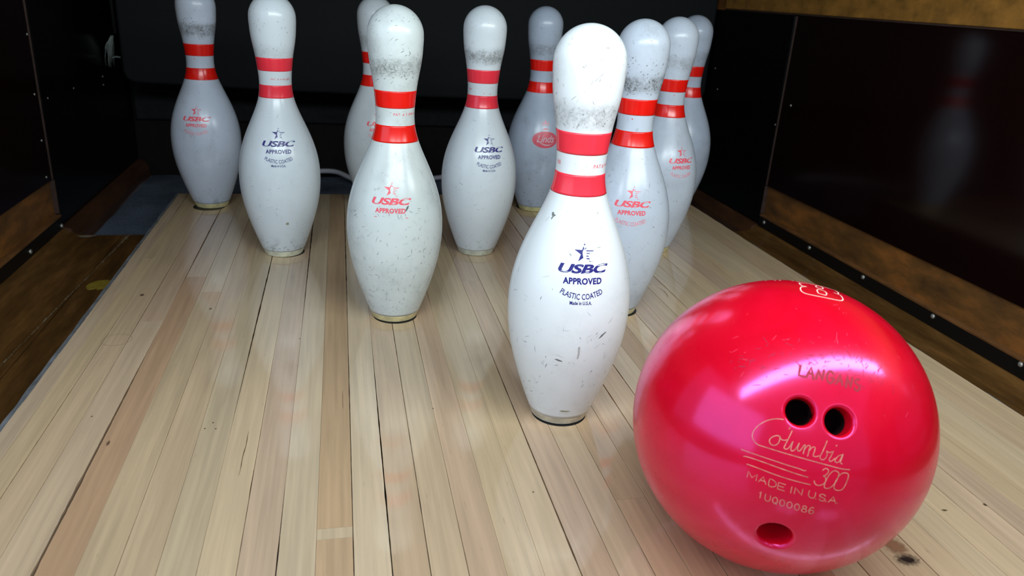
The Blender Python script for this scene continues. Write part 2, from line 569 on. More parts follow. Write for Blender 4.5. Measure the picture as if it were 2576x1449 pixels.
# ------------------------------------------------------------------ gutters
ZG = -0.105
for side, name, lab in ((-1, 'gutter', 'brown wooden gutter with chipped seam left of the lane'), (1, 'gutter', 'brown wooden gutter right of the lane below the black strip')):
    g = empty(name, (side * 0.65, 0, ZG))
    tag(g, lab, 'gutter', kind='structure')
    ex = LX0 if side < 0 else LX1
    e = abs(ex)
    sx = lambda v: side * v - side * 0.65
    # inner and outer board with an open seam, outer one rising in a cove at the wall
    seam = 0.655
    y1g = 0.955
    prism_y('board', [(sx(e + .010), 0), (sx(seam - .0008), 0), (sx(seam - .0008), -0.02), (sx(e + .010), -0.02)], LY0, y1g, M['gutter'], g, 1)
    prism_y('board', [(sx(seam + .0008), 0), (sx(.715), 0), (sx(.735), .002), (sx(.752), .008), (sx(.768), .018), (sx(.768), -0.02), (sx(seam + .0008), -0.02)], LY0, y1g - .002, M['gutter'], g, 1)
    # grey strip along the lane edge
    bm = bmesh.new()
    rows = []
    for k in range(140):
        y = -0.75 + (LY1 + .02 + .75) * k / 139
        d = 0.0075 + 0.0010 * mnoise.noise(Vector((side * 3, y * 22, 0)))
        zt = -0.0022 + 0.001 * mnoise.noise(Vector((side * 9, y * 30, 4)))
        rows.append([bm.verts.new((sx(e + .0002), y, zt - ZG)), bm.verts.new((sx(e + d), y, zt - ZG - .002)), bm.verts.new((sx(e + d), y, -0.115 - ZG)), bm.verts.new((sx(e + .0002), y, -0.115 - ZG))])
    for A, B in zip(rows[:-1], rows[1:]):
        for i in range(4):
            bm.faces.new((A[i], A[(i + 1) % 4], B[(i + 1) % 4], B[i]))
    bm.faces.new(rows[0]); bm.faces.new(rows[-1][::-1])
    bmesh.ops.recalc_face_normals(bm, faces=bm.faces)
    tag(mesh_obj('edge_strip', bm, M['grey_edge'], g), 'grey strip along the lane edge')
    if side < 0:
        # ragged chips where the varnish has flaked off along the seam
        bm = bmesh.new()
        y = 0.30
        while y < 0.945:
            ln = 0.005 + 0.018 * rnd.random()
            ww = (0.0003 + 0.0011 * rnd.random() ** 2) * (1 + 1.8 * max(0, (y - .75) / .2))
            xo = side * (seam + 0.013 - 0.022 * (y - .38) / .5) - side * .65 + 0.0012 * (rnd.random() - .5)
            pts = []
            n = 7
            for i in range(n + 1):
                pts.append((xo + ww * (0.3 + rnd.random()), y + ln * i / n))
            for i in range(n, -1, -1):
                pts.append((xo - ww * (0.3 + rnd.random()), y + ln * i / n))
            bm.faces.new([bm.verts.new((a, b, 0.0006)) for a, b in pts])
            y += ln * (0.70 + 0.55 * rnd.random())
        tag(mesh_obj('flaked_seam', bm, M['chip'], g), 'pale flaked line along the gutter seam', kind='stuff')
        # pale chip at the end of the gutter
        bm = bmesh.new()
        vs = [bm.verts.new((0.016 * math.cos(a) * (1 + .3 * math.sin(3 * a)), 0.008 * math.sin(a), 0)) for a in [2 * PI * i / 14 for i in range(14)]]
        bm.faces.new(vs)
        o = mesh_obj('flaked_chip', bm, M['chip'], g)
        o.location = (-0.718 + 0.65, 0.937, 0.0028)
        # torn round yellow sticker
        bm = bmesh.new()
        top = [(0.022 * math.cos(a), 0.030 * math.sin(a)) for a in [PI * i / 16 for i in range(17)]]
        low = [(-0.022 + 0.044 * i / 10, -0.006 - 0.006 * rnd.random() - .006 * math.sin(PI * i / 10) * rnd.random()) for i in range(1, 10)]
        f = bm.faces.new([bm.verts.new((x, y, 0.0008)) for x, y in top + low])
        r = bmesh.ops.extrude_face_region(bm, geom=[f])
        for v in r['geom']:
            if isinstance(v, bmesh.types.BMVert):
                v.co.z -= 0.0007
        bmesh.ops.recalc_face_normals(bm, faces=bm.faces)
        o = mesh_obj('sticker', bm, M['sticker'], g)
        tag(o, 'torn half of a round yellow sticker')
        o.location = (-0.622 + 0.65, 0.662, 0.0)

# ------------------------------------------------------------------ side walls (kickbacks)


def kickback(side, yfront, lab):
    w_ = box('wall_left' if side < 0 else 'wall_right', min(side * .774, side * .80), max(side * .774, side * .80), yfront, 1.64, -0.16, 0.795, M['orange_board'], None, 0.001)
    tag(w_, lab, 'wall', kind='structure')
    X = lambda a, b: (min(side * a, side * b), max(side * a, side * b))
    x0, x1 = X(.769, .7742)
    p1 = box('panel', x0, x1, yfront + .002, 0.951, 0.008, 0.390, M['laminate'], w_, 0.0008)
    tag(p1, 'dark maroon glossy laminate panel')
    x0, x1 = X(.765, .7742)
    p2 = box('panel', x0, x1, 0.956, 1.60, -0.086, 0.390, M['laminate_black'], w_, 0.0008)
    tag(p2, 'black laminate panel beside the pit')
    x0, x1 = X(.7672, .7742)
    eb = box('edge_band', x0, x1, 0.9540, 0.9555, 0.0085, 0.388, M['edge_band'], w_, 0.0003)
    x0, x1 = X(.7650, .7742)
    tag(box('edge_band', x0, x1, 0.9520, 0.9558, -0.060, 0.0075, M['edge_band'], w_, 0.0005), 'pale worn panel edge')
    tag(eb, 'pale worn panel edge')
    # wooden beam over the panels with a pale lower edge
    x0, x1 = X(.768, .7742)
    tag(box('beam', x0, x1, yfront + .002, 1.30, 0.394, 0.62, M['beam'], w_, 0.001), 'orange brown worn beam')
    x0, x1 = X(.7675, .7742)
    box('beam_edge', x0, x1, yfront + .002, 1.30, 0.3905, 0.3935, M['edge_band'], w_, 0.0005)
    # black strip with screws, exposed kickboard above it
    x0, x1 = X(.762, .7742)
    st = box('strip', x0, x1, yfront + .002, 0.950, -0.090, -0.066, M['strip_black'], w_, 0.001)
    tag(st, 'black strip held by screws')
    x0, x1 = X(.7615, .7742)
    box('ledge', x0, x1, yfront + .002, 0.950, -0.0655, -0.0605, M['brown_board'], w_, 0.001)
    return w_, st, p1, p2


wl, wl_strip, wl_p1, wl_p2 = kickback(-1, 0.16, 'dark panelled left side wall of the pin area')
wr, wr_strip, wr_p1, wr_p2 = kickback(1, -1.3, 'dark panelled right side wall with orange wooden beam')
for y, z in ((0.775, -.079), (0.943, -.082), (0.60, -.078), (0.42, -.078)):
    screw(wl_strip, -.762, y, z, 1, M['steel'])
for y, z in ((0.945, .279), (0.934, .174), (0.932, .089), (0.926, .020)):
    screw(wl_p1, -.769, y, z, 1, M['steel'], 0.0022)
for y, z in ((0.986, .160), (1.143, .159), (1.361, .159), (1.359, .140)):
    screw(wl_p2, -.765, y, z, 1, M['steel'], 0.0017)
for y, z in ((0.732, -.0735), (0.547, -.0715), (0.356, -.071), (0.172, -.069), (0.925, -.074), (-0.02, -.07)):
    screw(wr_strip, .762, y, z, -1, M['steel'])
screw(wr_p1, .769, 0.915, .201, -1, M['steel'], 0.0026)
for y, z in ((0.958, .151), (1.30, .243), (1.27, .192)):
    screw(wr_p2, .765, y, z, -1, M['steel'], 0.0019)

# low division board that carries on along the lane in front of the left wall
ld = box('trim_3', -0.80, -0.774, LY0, 0.158, -0.16, -0.02, M['brown_board'], None, 0.004)
tag(ld, 'low brown division board along the outer side of the left gutter', 'board', kind='structure')

# sloped wooden side boards of the pit
for side in (-1, 1):
    pr = [(side * .765, -0.088), (side * .752, -0.092), (side * .740, -0.112), (side * .736, -0.16), (side * .773, -0.16), (side * .773, -0.088)]
    o = prism_y('trim_1' if side < 0 else 'trim_2', pr, 0.957, 1.60, M['pit_board'], None)
    tag(o, 'dark brown board along the left side of the pit' if side < 0 else 'dark brown board along the right side of the pit', 'board', kind='structure')

# ------------------------------------------------------------------ pit: carpet, back wall, curtain, roof
bm = bmesh.new()
nx, ny = 60, 30
g_ = [[bm.verts.new((-0.735 + 1.47 * i / nx, 0.8865 + 0.70 * j / ny, -0.132 + 0.004 * mnoise.noise(Vector((i * .25, j * .25, 3))))) for i in range(nx + 1)] for j in range(ny + 1)]
for j in range(ny):
    for i in range(nx):
        bm.faces.new((g_[j][i], g_[j][i + 1], g_[j + 1][i + 1], g_[j + 1][i]))
carpet = mesh_obj('pit_carpet', bm, M['carpet'], None, True)
tag(carpet, 'blue grey carpet lining the pit floor behind the lane', 'carpet')
wb = box('wall_back', -0.80, 0.80, 1.605, 1.64, -0.16, 0.795, M['back_brown'], None, 0.001)
tag(wb, 'dark back wall of the pit', 'wall', kind='structure')
p = box('panel', -0.758, 0.758, 1.585, 1.6045, 0.022, 0.30, M['back_grey'], wb, 0.004)
tag(p, 'dark grey panel across the back of the pit')
fl2 = box('hall_floor', -5, 5, -6, 1.64, -0.26, -0.20, M['hall_floor'], None, 0)
tag(fl2, 'hall floor under and around the lane', 'floor', kind='structure')
ce = box('ceiling', -0.80, 0.80, -0.36, 1.64, 0.80, 0.90, M['void'], None, 0)
tag(ce, 'black underside of the pin machine over the lane', 'ceiling', kind='structure')

# heavy curtain with rolled lower edge and rounded corners
bm = bmesh.new()
cx0, cx1, cz0, cz1, cy = -0.713, 0.762, 0.150, 0.78, 1.33
rc = 0.03
outl = [(cx0, cz1), (cx0, cz0 + rc)] + [(cx0 + rc - rc * math.cos(a), cz0 + rc - rc * math.sin(a)) for a in [PI / 2 * i / 6 for i in range(1, 7)]]
outl += [(cx0 + rc + (cx1 - cx0 - 2 * rc) * i / 20, cz0 - 0.012 * math.sin(PI * i / 20)) for i in range(1, 20)]
outl += [(cx1 - rc + rc * math.sin(a), cz0 + rc - rc * math.cos(a)) for a in [PI / 2 * i / 6 for i in range(0, 7)]] + [(cx1, cz1)]
f = bm.faces.new([bm.verts.new((x, cy, z)) for x, z in outl])
r = bmesh.ops.extrude_face_region(bm, geom=[f])
for v in r['geom']:
    if isinstance(v, bmesh.types.BMVert):
        v.co.y += 0.035
bmesh.ops.recalc_face_normals(bm, faces=bm.faces)
bmesh.ops.bevel(bm, geom=list(bm.edges), offset=0.008, segments=3, affect='EDGES', profile=0.5)
cur = mesh_obj('pit_curtain', bm, M['curtain'], None, True)
tag(cur, 'black rubber curtain hanging across the pit behind the pins', 'curtain')

# white cable lying at the back of the pit
bm = bmesh.new()
cpts = catmull([(-0.42, 1.56, -0.118), (-0.335, 1.56, -0.112), (-0.24, 1.545, -0.105), (-0.17, 1.48, -0.116), (-0.05, 1.47, -0.122), (0.045, 1.53, -0.118), (0.16, 1.55, -0.112), (0.30, 1.56, -0.112)], 8)
tube(bm, cpts, 0.0068, 10)
cab = mesh_obj('cable', bm, M['white_cable'], None, True)
tag(cab, 'white cable lying at the back of the pit', 'cable')

# frayed white strap hanging beside the curtain
st = empty('frayed_strap', (-0.745, 1.385, 0.20))
tag(st, 'frayed white strap hanging at the left edge of the curtain', 'strap')
bm = bmesh.new()
rr = random.Random(5)
for k in range(34):
    x0 = 0.004 + 0.003 * rr.random(); z0 = 0.045 + 0.006 * rr.random()
    dx = -0.016 * rr.random() - 0.004
    L_ = 0.030 + 0.040 * rr.random()
    pts = [(x0 + dx * math.sin(1.7 * t) + 0.0015 * math.sin(4 * t + k * .4), 0.006 * math.sin(k * 2.1 + t * 2), z0 - L_ * t ** 1.2) for t in [i / 7 for i in range(8)]]
    tube(bm, pts, 0.0008, 5, True)
mesh_obj('fibre', bm, M['fibre'], st, True)
bm = bmesh.new()
tube(bm, [(0.0, 0.0, 0.0), (0.008, 0.002, 0.003), (0.018, 0.0, 0.002)], 0.0017, 8)
mesh_obj('knot', bm, M['fibre'], st, True)
bm = bmesh.new()
tube(bm, [(0.013, 0.0, 0.056), (0.012, 0.003, 0.2), (0.012, 0.004, 0.58)], 0.004, 8)
mesh_obj('cord', bm, plain('dark_cord', (0.01, 0.01, 0.01, 1), 0.8), st, True)

# ------------------------------------------------------------------ bowling pins
PZ = [0.06, 0.75, 2.25, 3.375, 4.5, 5.875, 7.25, 8.625, 9.375, 10, 10.875, 11.75, 12.625, 13.5]
PR = [1.135, 1.405, 1.925, 2.205, 2.325, 2.235, 1.830, 1.236, .9825, .8985, .935, 1.047, 1.203, 1.2735]


def spline(x, y):
    n = len(x)
    h = [x[i + 1] - x[i] for i in range(n - 1)]
    al = [0] * n; l = [1] * n; mu = [0] * n; z = [0] * n; c = [0] * n; b = [0] * n; d = [0] * n
    for i in range(1, n - 1):
        al[i] = 3 * ((y[i + 1] - y[i]) / h[i] - (y[i] - y[i - 1]) / h[i - 1])
        l[i] = 2 * (x[i + 1] - x[i - 1]) - h[i - 1] * mu[i - 1]
        mu[i] = h[i] / l[i]; z[i] = (al[i] - h[i - 1] * z[i - 1]) / l[i]
    for j in range(n - 2, -1, -1):
        c[j] = z[j] - mu[j] * c[j + 1]
        b[j] = (y[j + 1] - y[j]) / h[j] - h[j] * (c[j + 1] + 2 * c[j]) / 3
        d[j] = (c[j + 1] - c[j]) / (3 * h[j])

    def f(t):
        i = 0
        while i < n - 2 and t > x[i + 1]:
            i += 1
        u = t - x[i]
        return y[i] + b[i] * u + c[i] * u * u + d[i] * u ** 3
    return f


_spl = spline(PZ, PR)


def pin_r(z):
    """radius in inches at height z in inches"""
    if z >= 13.6:
        return math.sqrt(max(0, 1.2735 ** 2 - (z - 13.7265) ** 2)) if z > 13.7265 else 1.2735
    if z <= 0.06:
        return 1.06 + 0.075 * math.sqrt(max(0, 1 - ((0.06 - z) / 0.06) ** 2))
    return _spl(z)


def pin_pt(z, th, off=0.0):
    r = pin_r(z)
    dr = (pin_r(min(z + .02, 14.98)) - pin_r(max(z - .02, 0))) / .04
    k = 1 / math.sqrt(1 + dr * dr)
    return Vector(((r * IN + off * k) * math.cos(th), (r * IN + off * k) * math.sin(th), z * IN - off * k * dr))


zs_body = [0.36 + (13.7 - 0.36) * i / 110 for i in range(111)]
body_prof = [(pin_r(z) * IN, z * IN) for z in zs_body] + [(1.2735 * math.cos(a) * IN, (13.7265 + 1.2735 * math.sin(a)) * IN) for a in [PI / 2 * i / 26 for i in range(1, 27)]]
body_prof[-1] = (0.0, 15.0 * IN)
bm = bmesh.new()
lathe(bm, body_prof, 128, cap0=True)
ME_BODY = bpy.data.meshes.new('body')
bm.to_mesh(ME_BODY); bm.free()
for p in ME_BODY.polygons:
    p.use_smooth = len(p.vertices) < 10


def shared(name, prof, segs=96):
    bm = bmesh.new()
    lathe(bm, prof, segs)
    me = bpy.data.meshes.new(name)
    bm.to_mesh(me); bm.free()
    for p in me.polygons:
        p.use_smooth = True
    return me


ME_RING = shared('base_ring', [(0.6 * IN, 0.0)] + [(pin_r(z) * IN, z * IN) for z in (0, .006, .012, .02, .03, .04, .05, .06)] +
                 [((pin_r(.06) + (pin_r(.36) - .012 - pin_r(.06)) * t) * IN, (.06 + .30 * t) * IN) for t in (.2, .4, .6, .8, 1)] + [((pin_r(.36) - .05) * IN, .36 * IN)])


def stripe_mesh(za, zb):
    pr = [((pin_r(za) - .01) * IN, za * IN)] + [(pin_r(za + (zb - za) * i / 10) * IN + 0.00014, (za + (zb - za) * i / 10) * IN) for i in range(11)] + [((pin_r(zb) - .01) * IN, zb * IN)]
    return shared('stripe', pr, 128)


def pin_mat(name, tint, dirt_z, dirt_amt, low_amt, seed, smudge=0.25):
    m, nt, N, L, b = new_mat(name)
    tc = N.new('ShaderNodeTexCoord')
    off = N.new('ShaderNodeVectorMath'); off.operation = 'ADD'; off.inputs[1].default_value = (seed * 3.1, seed * 1.7, seed * 2.3)
    L.new(tc.outputs['Object'], off.inputs[0])
    sep = N.new('ShaderNodeSeparateXYZ'); L.new(tc.outputs['Object'], sep.inputs[0])

    def noise(scale, detail, vec=None, rough=.6):
        n = N.new('ShaderNodeTexNoise'); n.inputs['Scale'].default_value = scale; n.inputs['Detail'].default_value = detail
        n.inputs['Roughness'].default_value = rough
        L.new((vec or off).outputs[0], n.inputs['Vector'])
        return n

    def mr(src, a, c, lo, hi, smooth=False):
        r = N.new('ShaderNodeMapRange')
        if smooth:
            r.interpolation_type = 'SMOOTHSTEP'
        r.inputs[1].default_value = a; r.inputs[2].default_value = c; r.inputs[3].default_value = lo; r.inputs[4].default_value = hi
        L.new(src, r.inputs[0])
        return r.outputs[0]

    def mul(a, c):
        x = N.new('ShaderNodeMath'); x.operation = 'MULTIPLY'; L.new(a, x.inputs[0])
        if isinstance(c, float):
            x.inputs[1].default_value = c
        else:
            L.new(c, x.inputs[1])
        return x.outputs[0]

    def mx_(a, c):
        x = N.new('ShaderNodeMath'); x.operation = 'MAXIMUM'; L.new(a, x.inputs[0]); L.new(c, x.inputs[1])
        return x.outputs[0]
    z0 = dirt_z * IN
    wob = noise(26, 3)
    zz = N.new('ShaderNodeMath'); zz.operation = 'MULTIPLY_ADD'
    L.new(wob.outputs['Fac'], zz.inputs[0]); zz.inputs[1].default_value = 0.014; L.new(sep.outputs[2], zz.inputs[2])
    d = N.new('ShaderNodeMath'); d.operation = 'SUBTRACT'; L.new(zz.outputs[0], d.inputs[0]); d.inputs[1].default_value = z0 + .007
    ab = N.new('ShaderNodeMath'); ab.operation = 'ABSOLUTE'; L.new(d.outputs[0], ab.inputs[0])
    band = mr(ab.outputs[0], 0.004, 0.016, 1, 0, True)
    fine = noise(330, 4, rough=.7)
    mid = noise(75, 5, rough=.65)
    bandm = mul(mul(band, mr(fine.outputs['Fac'], .30, .62, .25, 1)), mul(mr(mid.outputs['Fac'], .32, .62, .25, 1), float(dirt_amt)))
    # general haze of rub marks and a dirtier foot
    sm = noise(17, 6, rough=.62)
    smm = mul(mul(mr(sm.outputs['Fac'], .46, .72, 0, 1, True), mr(fine.outputs['Fac'], .35, .7, .25, 1)), float(smudge))
    spk = noise(150, 3, rough=.5)
    spm = mul(mr(spk.outputs['Fac'], .66, .75, 0, 1), mul(mr(mid.outputs['Fac'], .45, .62, 0, 1), float(0.55 * (smudge + .25))))
    foot = mul(mul(mr(sep.outputs[2], .009, .045, 1, 0, True), mr(mid.outputs['Fac'], .50, .66, 0, 1)), float(low_amt))
    tot = mx_(mx_(bandm, smm), mx_(foot, spm))
    mix = N.new('ShaderNodeMix'); mix.data_type = 'RGBA'
    L.new(tot, mix.inputs['Factor'])
    mix.inputs['A'].default_value = tint
    mix.inputs['B'].default_value = lin(84, 84, 80)
    L.new(mix.outputs['Result'], b.inputs['Base Color'])
    L.new(mr(tot, 0, .8, .25, .5), b.inputs['Roughness'])
    b.inputs['Specular IOR Level'].default_value = 0.5
    b.inputs['Coat Weight'].default_value = 0.0
    bp = N.new('ShaderNodeBump'); bp.inputs['Strength'].default_value = 0.10; bp.inputs['Distance'].default_value = 0.0008
    nb = noise(38, 3)
    L.new(nb.outputs['Fac'], bp.inputs['Height']); L.new(bp.outputs[0], b.inputs['Normal'])
    return m


M['stripe_red'] = plain('stripe_red', lin(232, 26, 16), 0.22, 0.5, var=0.05, scale=60)
M['stripe_pink'] = plain('stripe_pink_red', lin(238, 54, 70), 0.22, 0.5, var=0.05, scale=60)
M['print_blue'] = plain('print_blue', lin(20, 20, 112), 0.35)
M['print_red'] = plain('print_red', lin(236, 84, 100), 0.35)
M['print_faded'] = plain('print_faded_red', lin(232, 140, 152), 0.35, var=0.25, scale=160)
M['oval_red'] = plain('print_oval_red', lin(214, 84, 100), 0.35, var=0.15, scale=200)
M['print_pale'] = plain('print_pale', lin(205, 190, 200), 0.35)
M['scuff'] = plain('scuff_dark', lin(108, 112, 110), 0.7, 0.2, var=0.5, scale=120)
M['chip_tan'] = plain('chip_tan', lin(150, 148, 122), 0.7, 0.2)


def wrap(geo, sx, sy, z0, th0, z_off, out, arc=0.0, skew=0.0):
    """lay flat print (x in inches across, y in inches up) round the pin"""
    V, F = geo[0], geo[1]
    base = len(out[0])
    for x, y in V:
        X, Y = x * sx, y * sy
        if arc:
            # bend the line of letters into a smile: circle of radius arc
            a = X / arc
            X, Y = (arc - Y) * math.sin(a), arc - (arc - Y) * math.cos(a)
        z = z0 + Y + skew * X
        out[0].append(pin_pt(z, th0 + X / pin_r(z), z_off))
    out[1].extend(tuple(i + base for i in f) for f in F)


def print_obj(name, out, mat, parent, label=None):
    me = bpy.data.meshes.new(name)
    me.from_pydata([tuple(v) for v in out[0]], [], out[1])
    bm = bmesh.new(); bm.from_mesh(me)
    long_e = [e for e in bm.edges if e.calc_length() > 0.004]
    bmesh.ops.recalc_face_normals(bm, faces=bm.faces)
    for f in bm.faces:
        c = f.calc_center_median()
        if f.normal.x * c.x + f.normal.y * c.y < 0:
            f.normal_flip()
    bm.to_mesh(me); bm.free()
    me.materials.append(mat)
    o = bpy.data.objects.new(name, me)
    COL.objects.link(o); o.parent = parent
    if label:
        o['label'] = label
    return o


# star emblem, drawn in a 295 x 295 field
STAR = [[(793, 193), (805, 228), (780, 228)],
        [(643, 300), (757, 302), (774, 245), (782, 262), (786, 282), (775, 298), (766, 318), (762, 345), (763, 372), (768, 400), (775, 425), (697, 482), (737, 372)],
        [(782, 288), (798, 281), (808, 266), (820, 263), (816, 280), (796, 292)],
        [(813, 305), (937, 310), (915, 325), (820, 322)], [(820, 348), (883, 350), (862, 362), (822, 360)],
        [(820, 388), (850, 390), (855, 405), (815, 403)], [(805, 427), (865, 430), (870, 447), (835, 445)],
        [(858, 468), (872, 470), (886, 488), (875, 488)], [(895, 482), (912, 483), (910, 489), (893, 487)]]


def star_geo():
    V, F = [], []
    for poly in STAR:
        bm = bmesh.new()
        f = bm.faces.new([bm.verts.new(((x - 790) / 295, (340 - y) / 295, 0)) for x, y in poly])
        bmesh.ops.triangulate(bm, faces=[f])
        bm.verts.index_update()
        b0 = len(V)
        V += [(v.co.x, v.co.y) for v in bm.verts]
        F += [tuple(v.index + b0 for v in f.verts) for f in bm.faces]
        bm.free()
    return V, F


STAR_GEO = star_geo()
RAD = math.radians


def logo(pin, th, zc, mat, lines='full', matp=None, word=True, sc=1.0):
    """zc: height of the big word's middle, inches"""
    th = RAD(th)
    off = 0.00016
    o = ([], []); wrap(STAR_GEO, .72, .62, zc + .545, th, off, o); print_obj('star_emblem', o, mat, pin)
    g = text_geo('USBC', 0.036, 0.28, 0.95)
    o = ([], []); wrap(g, 1.86 / g[2], .285, zc - .1425, th, off, o); print_obj('lettering', o, mat, pin)
    g = text_geo('APPROVED', 0.036, 0.0, 1.06)
    o = ([], []); wrap(g, 1.42 / g[2], .205, zc - .52, th - .02, off, o); print_obj('lettering', o, mat, pin)
    if lines in ('full', 'three'):
        g = text_geo('PLASTIC COATED', 0.010, 0.0, 1.0)
        o = ([], []); wrap(g, 1.66 / g[2], .20, zc - 1.06, th - .025, off, o, arc=1.75); print_obj('lettering', o, matp or mat, pin)
    if lines == 'full':
        g = text_geo('Made in U.S.A.', 0.02, 0.0, 1.0)
        o = ([], []); wrap(g, .80 / g[2], .125, zc - 1.25, th - .035, off, o); print_obj('lettering', o, mat, pin)
    if lines == 'worn':
        # only the first and last letter's rims of the curved line survive
        for x, y, fl in ((-.72, -.80, 1), (.72, -.82, -1)):
            pts = [(x + fl * .10 * math.cos(a) * .8, y + .09 * math.sin(a)) for a in [RAD(40 + 20 * i) for i in range(7)]]
            V, F = [], []
            for i, (px_, py_) in enumerate(pts):
                V += [(px_, py_ - .012), (px_, py_ + .012)]
                if i:
                    F.append((2 * i - 2, 2 * i - 1, 2 * i + 1, 2 * i))
            o = ([], []); wrap((V, F), 1, 1, zc, th, off, o); print_obj('lettering', o, mat, pin)


def small_text(pin, s, th_start, z, h, mat):
    g = text_geo(s, 0.0, 0.0, 1.1)
    o = ([], []); wrap(g, h, h, z - h / 2, RAD(th_start) + g[2] * h / 2 / pin_r(z), 0.00016, o); print_obj('lettering', o, mat, pin)


def scuffs(pin, seed, zones, mat):
    """zones: (count, z0, z1, len_mm, wid_mm, slant)"""
    rr = random.Random(seed)
    V, F = [], []
    for cnt, z0, z1, lm, wm, slant in zones:
        for _ in range(cnt):
            z = z0 + (z1 - z0) * rr.random()
            th = 2 * PI * rr.random()
            ang = rr.gauss(slant, 0.9)
            ln = lm * (0.35 + 1.1 * rr.random() ** 1.6) * .001 / IN
            wd = wm * (0.4 + 0.9 * rr.random()) * .001 / IN
            bend = rr.gauss(0, .12)
            n = 4
            b0 = len(V)
            for i in range(n + 1):
                t = i / n - .5
                cxx = t * ln * math.cos(ang) - bend * ln * (4 * t * t - 1) * math.sin(ang) * .5
                cyy = t * ln * math.sin(ang) + bend * ln * (4 * t * t - 1) * math.cos(ang) * .5
                hw = wd * .5 * (1 - (2 * t) ** 2) + wd * .03
                for s in (-1, 1):
                    x = cxx - s * hw * math.sin(ang); y = cyy + s * hw * math.cos(ang)
                    zz = min(14.85, max(.4, z + y))
                    V.append(pin_pt(zz, th + x / max(.25, pin_r(zz)), 0.00010))
                if i:
                    a = b0 + 2 * i - 2
                    F.append((a, a + 1, a + 3, a + 2))
    return tag(print_obj('scuff_marks', (V, F), mat, pin), 'small dark scuffs and nicks', kind='stuff')


def chip(pin, th, z, pts, mat):
    """single nick with its own outline (mm)"""
    V = [(x / 25.4, y / 25.4) for x, y in pts]
    n = len(V)
    V = V + [(sum(v[0] for v in V) / n, sum(v[1] for v in V) / n)]
    F = [(i, (i + 1) % n, n) for i in range(n)]
    o = ([], []); wrap((V, F), 1, 1, z, RAD(th), 0.00014, o)
    print_obj('nick', o, mat, pin)


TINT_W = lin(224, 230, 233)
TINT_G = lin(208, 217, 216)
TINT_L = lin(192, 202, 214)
STR = {}
for key, (a, b) in {'blue_hi': (10.66, 11.43), 'blue_lo': (9.21, 9.95), 'red_hi': (10.54, 11.31), 'red_lo': (8.99, 9.75), 'p4_hi': (10.89, 11.61), 'p4_lo': (9.42, 10.12)}.items():
    STR[key] = stripe_mesh(a, b)

pins_spec = [
    # n, x, y, tint, ring colour, stripes, stripe mat, dirt z, dirt amount, foot dirt, smudge, label
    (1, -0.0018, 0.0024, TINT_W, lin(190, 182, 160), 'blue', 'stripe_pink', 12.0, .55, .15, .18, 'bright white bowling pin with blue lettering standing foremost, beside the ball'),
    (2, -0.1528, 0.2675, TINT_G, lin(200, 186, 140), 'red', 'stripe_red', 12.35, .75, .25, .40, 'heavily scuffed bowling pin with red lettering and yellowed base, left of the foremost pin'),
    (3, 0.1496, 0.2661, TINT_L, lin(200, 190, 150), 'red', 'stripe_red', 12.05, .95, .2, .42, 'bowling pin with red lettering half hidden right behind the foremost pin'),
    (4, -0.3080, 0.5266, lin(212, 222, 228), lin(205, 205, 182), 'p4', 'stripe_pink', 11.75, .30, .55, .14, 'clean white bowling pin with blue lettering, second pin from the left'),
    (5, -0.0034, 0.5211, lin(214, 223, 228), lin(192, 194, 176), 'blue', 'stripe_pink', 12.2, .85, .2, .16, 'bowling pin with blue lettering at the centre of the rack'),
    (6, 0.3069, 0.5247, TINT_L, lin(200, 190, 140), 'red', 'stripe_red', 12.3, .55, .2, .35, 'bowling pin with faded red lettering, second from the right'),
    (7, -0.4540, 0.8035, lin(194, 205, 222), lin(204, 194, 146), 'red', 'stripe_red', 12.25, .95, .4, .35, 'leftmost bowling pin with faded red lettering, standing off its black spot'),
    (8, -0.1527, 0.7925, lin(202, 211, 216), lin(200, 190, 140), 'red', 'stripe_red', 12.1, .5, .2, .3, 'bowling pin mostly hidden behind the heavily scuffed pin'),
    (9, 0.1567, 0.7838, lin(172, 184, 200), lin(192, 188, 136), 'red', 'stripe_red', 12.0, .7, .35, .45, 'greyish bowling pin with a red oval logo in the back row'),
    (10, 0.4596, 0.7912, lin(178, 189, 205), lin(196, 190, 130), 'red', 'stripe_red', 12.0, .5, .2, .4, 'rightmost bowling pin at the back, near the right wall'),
]
PIN = {}
for (n, x, y, tint, ringc, stp, smat, dz, da, low, smu, lab) in pins_spec:
    p = empty('bowling_pin', (x, y, 0.0003))
    tag(p, lab, 'bowling pin', 'ten pins racked on the lane')
    me = ME_BODY.copy()
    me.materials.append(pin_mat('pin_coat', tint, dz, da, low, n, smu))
    o = bpy.data.objects.new('body', me); COL.objects.link(o); o.parent = p
    PIN[n] = o          # prints, scuffs and nicks sit on the body
    me = ME_RING.copy()
    me.materials.append(plain('pin_base', ringc, 0.4, 0.4, var=0.22, scale=120))
    o = bpy.data.objects.new('base_ring', me); COL.objects.link(o); o.parent = p
    for hl in ('hi', 'lo'):
        me = STR[stp + '_' + hl].copy()
        me.materials.append(M[smat])
        o = bpy.data.objects.new('stripe', me); COL.objects.link(o); o.parent = p

logo(PIN[1], -94.3, 6.86, M['print_blue'])
logo(PIN[4], -85.2, 7.04, M['print_blue'])
logo(PIN[5], -82.2, 6.96, M['print_blue'])
logo(PIN[2], -98.3, 6.50, M['print_red'], 'worn')
logo(PIN[3], -101.2, 6.41, M['print_red'], 'three', M['print_faded'])
logo(PIN[6], -76.6, 6.47, M['print_red'], 'three', M['print_faded'])
logo(PIN[7], -96.3, 6.53, M['print_red'], 'three', M['print_faded'])
logo(PIN[8], -85.0, 6.57, M['print_red'], 'three', M['print_faded'])

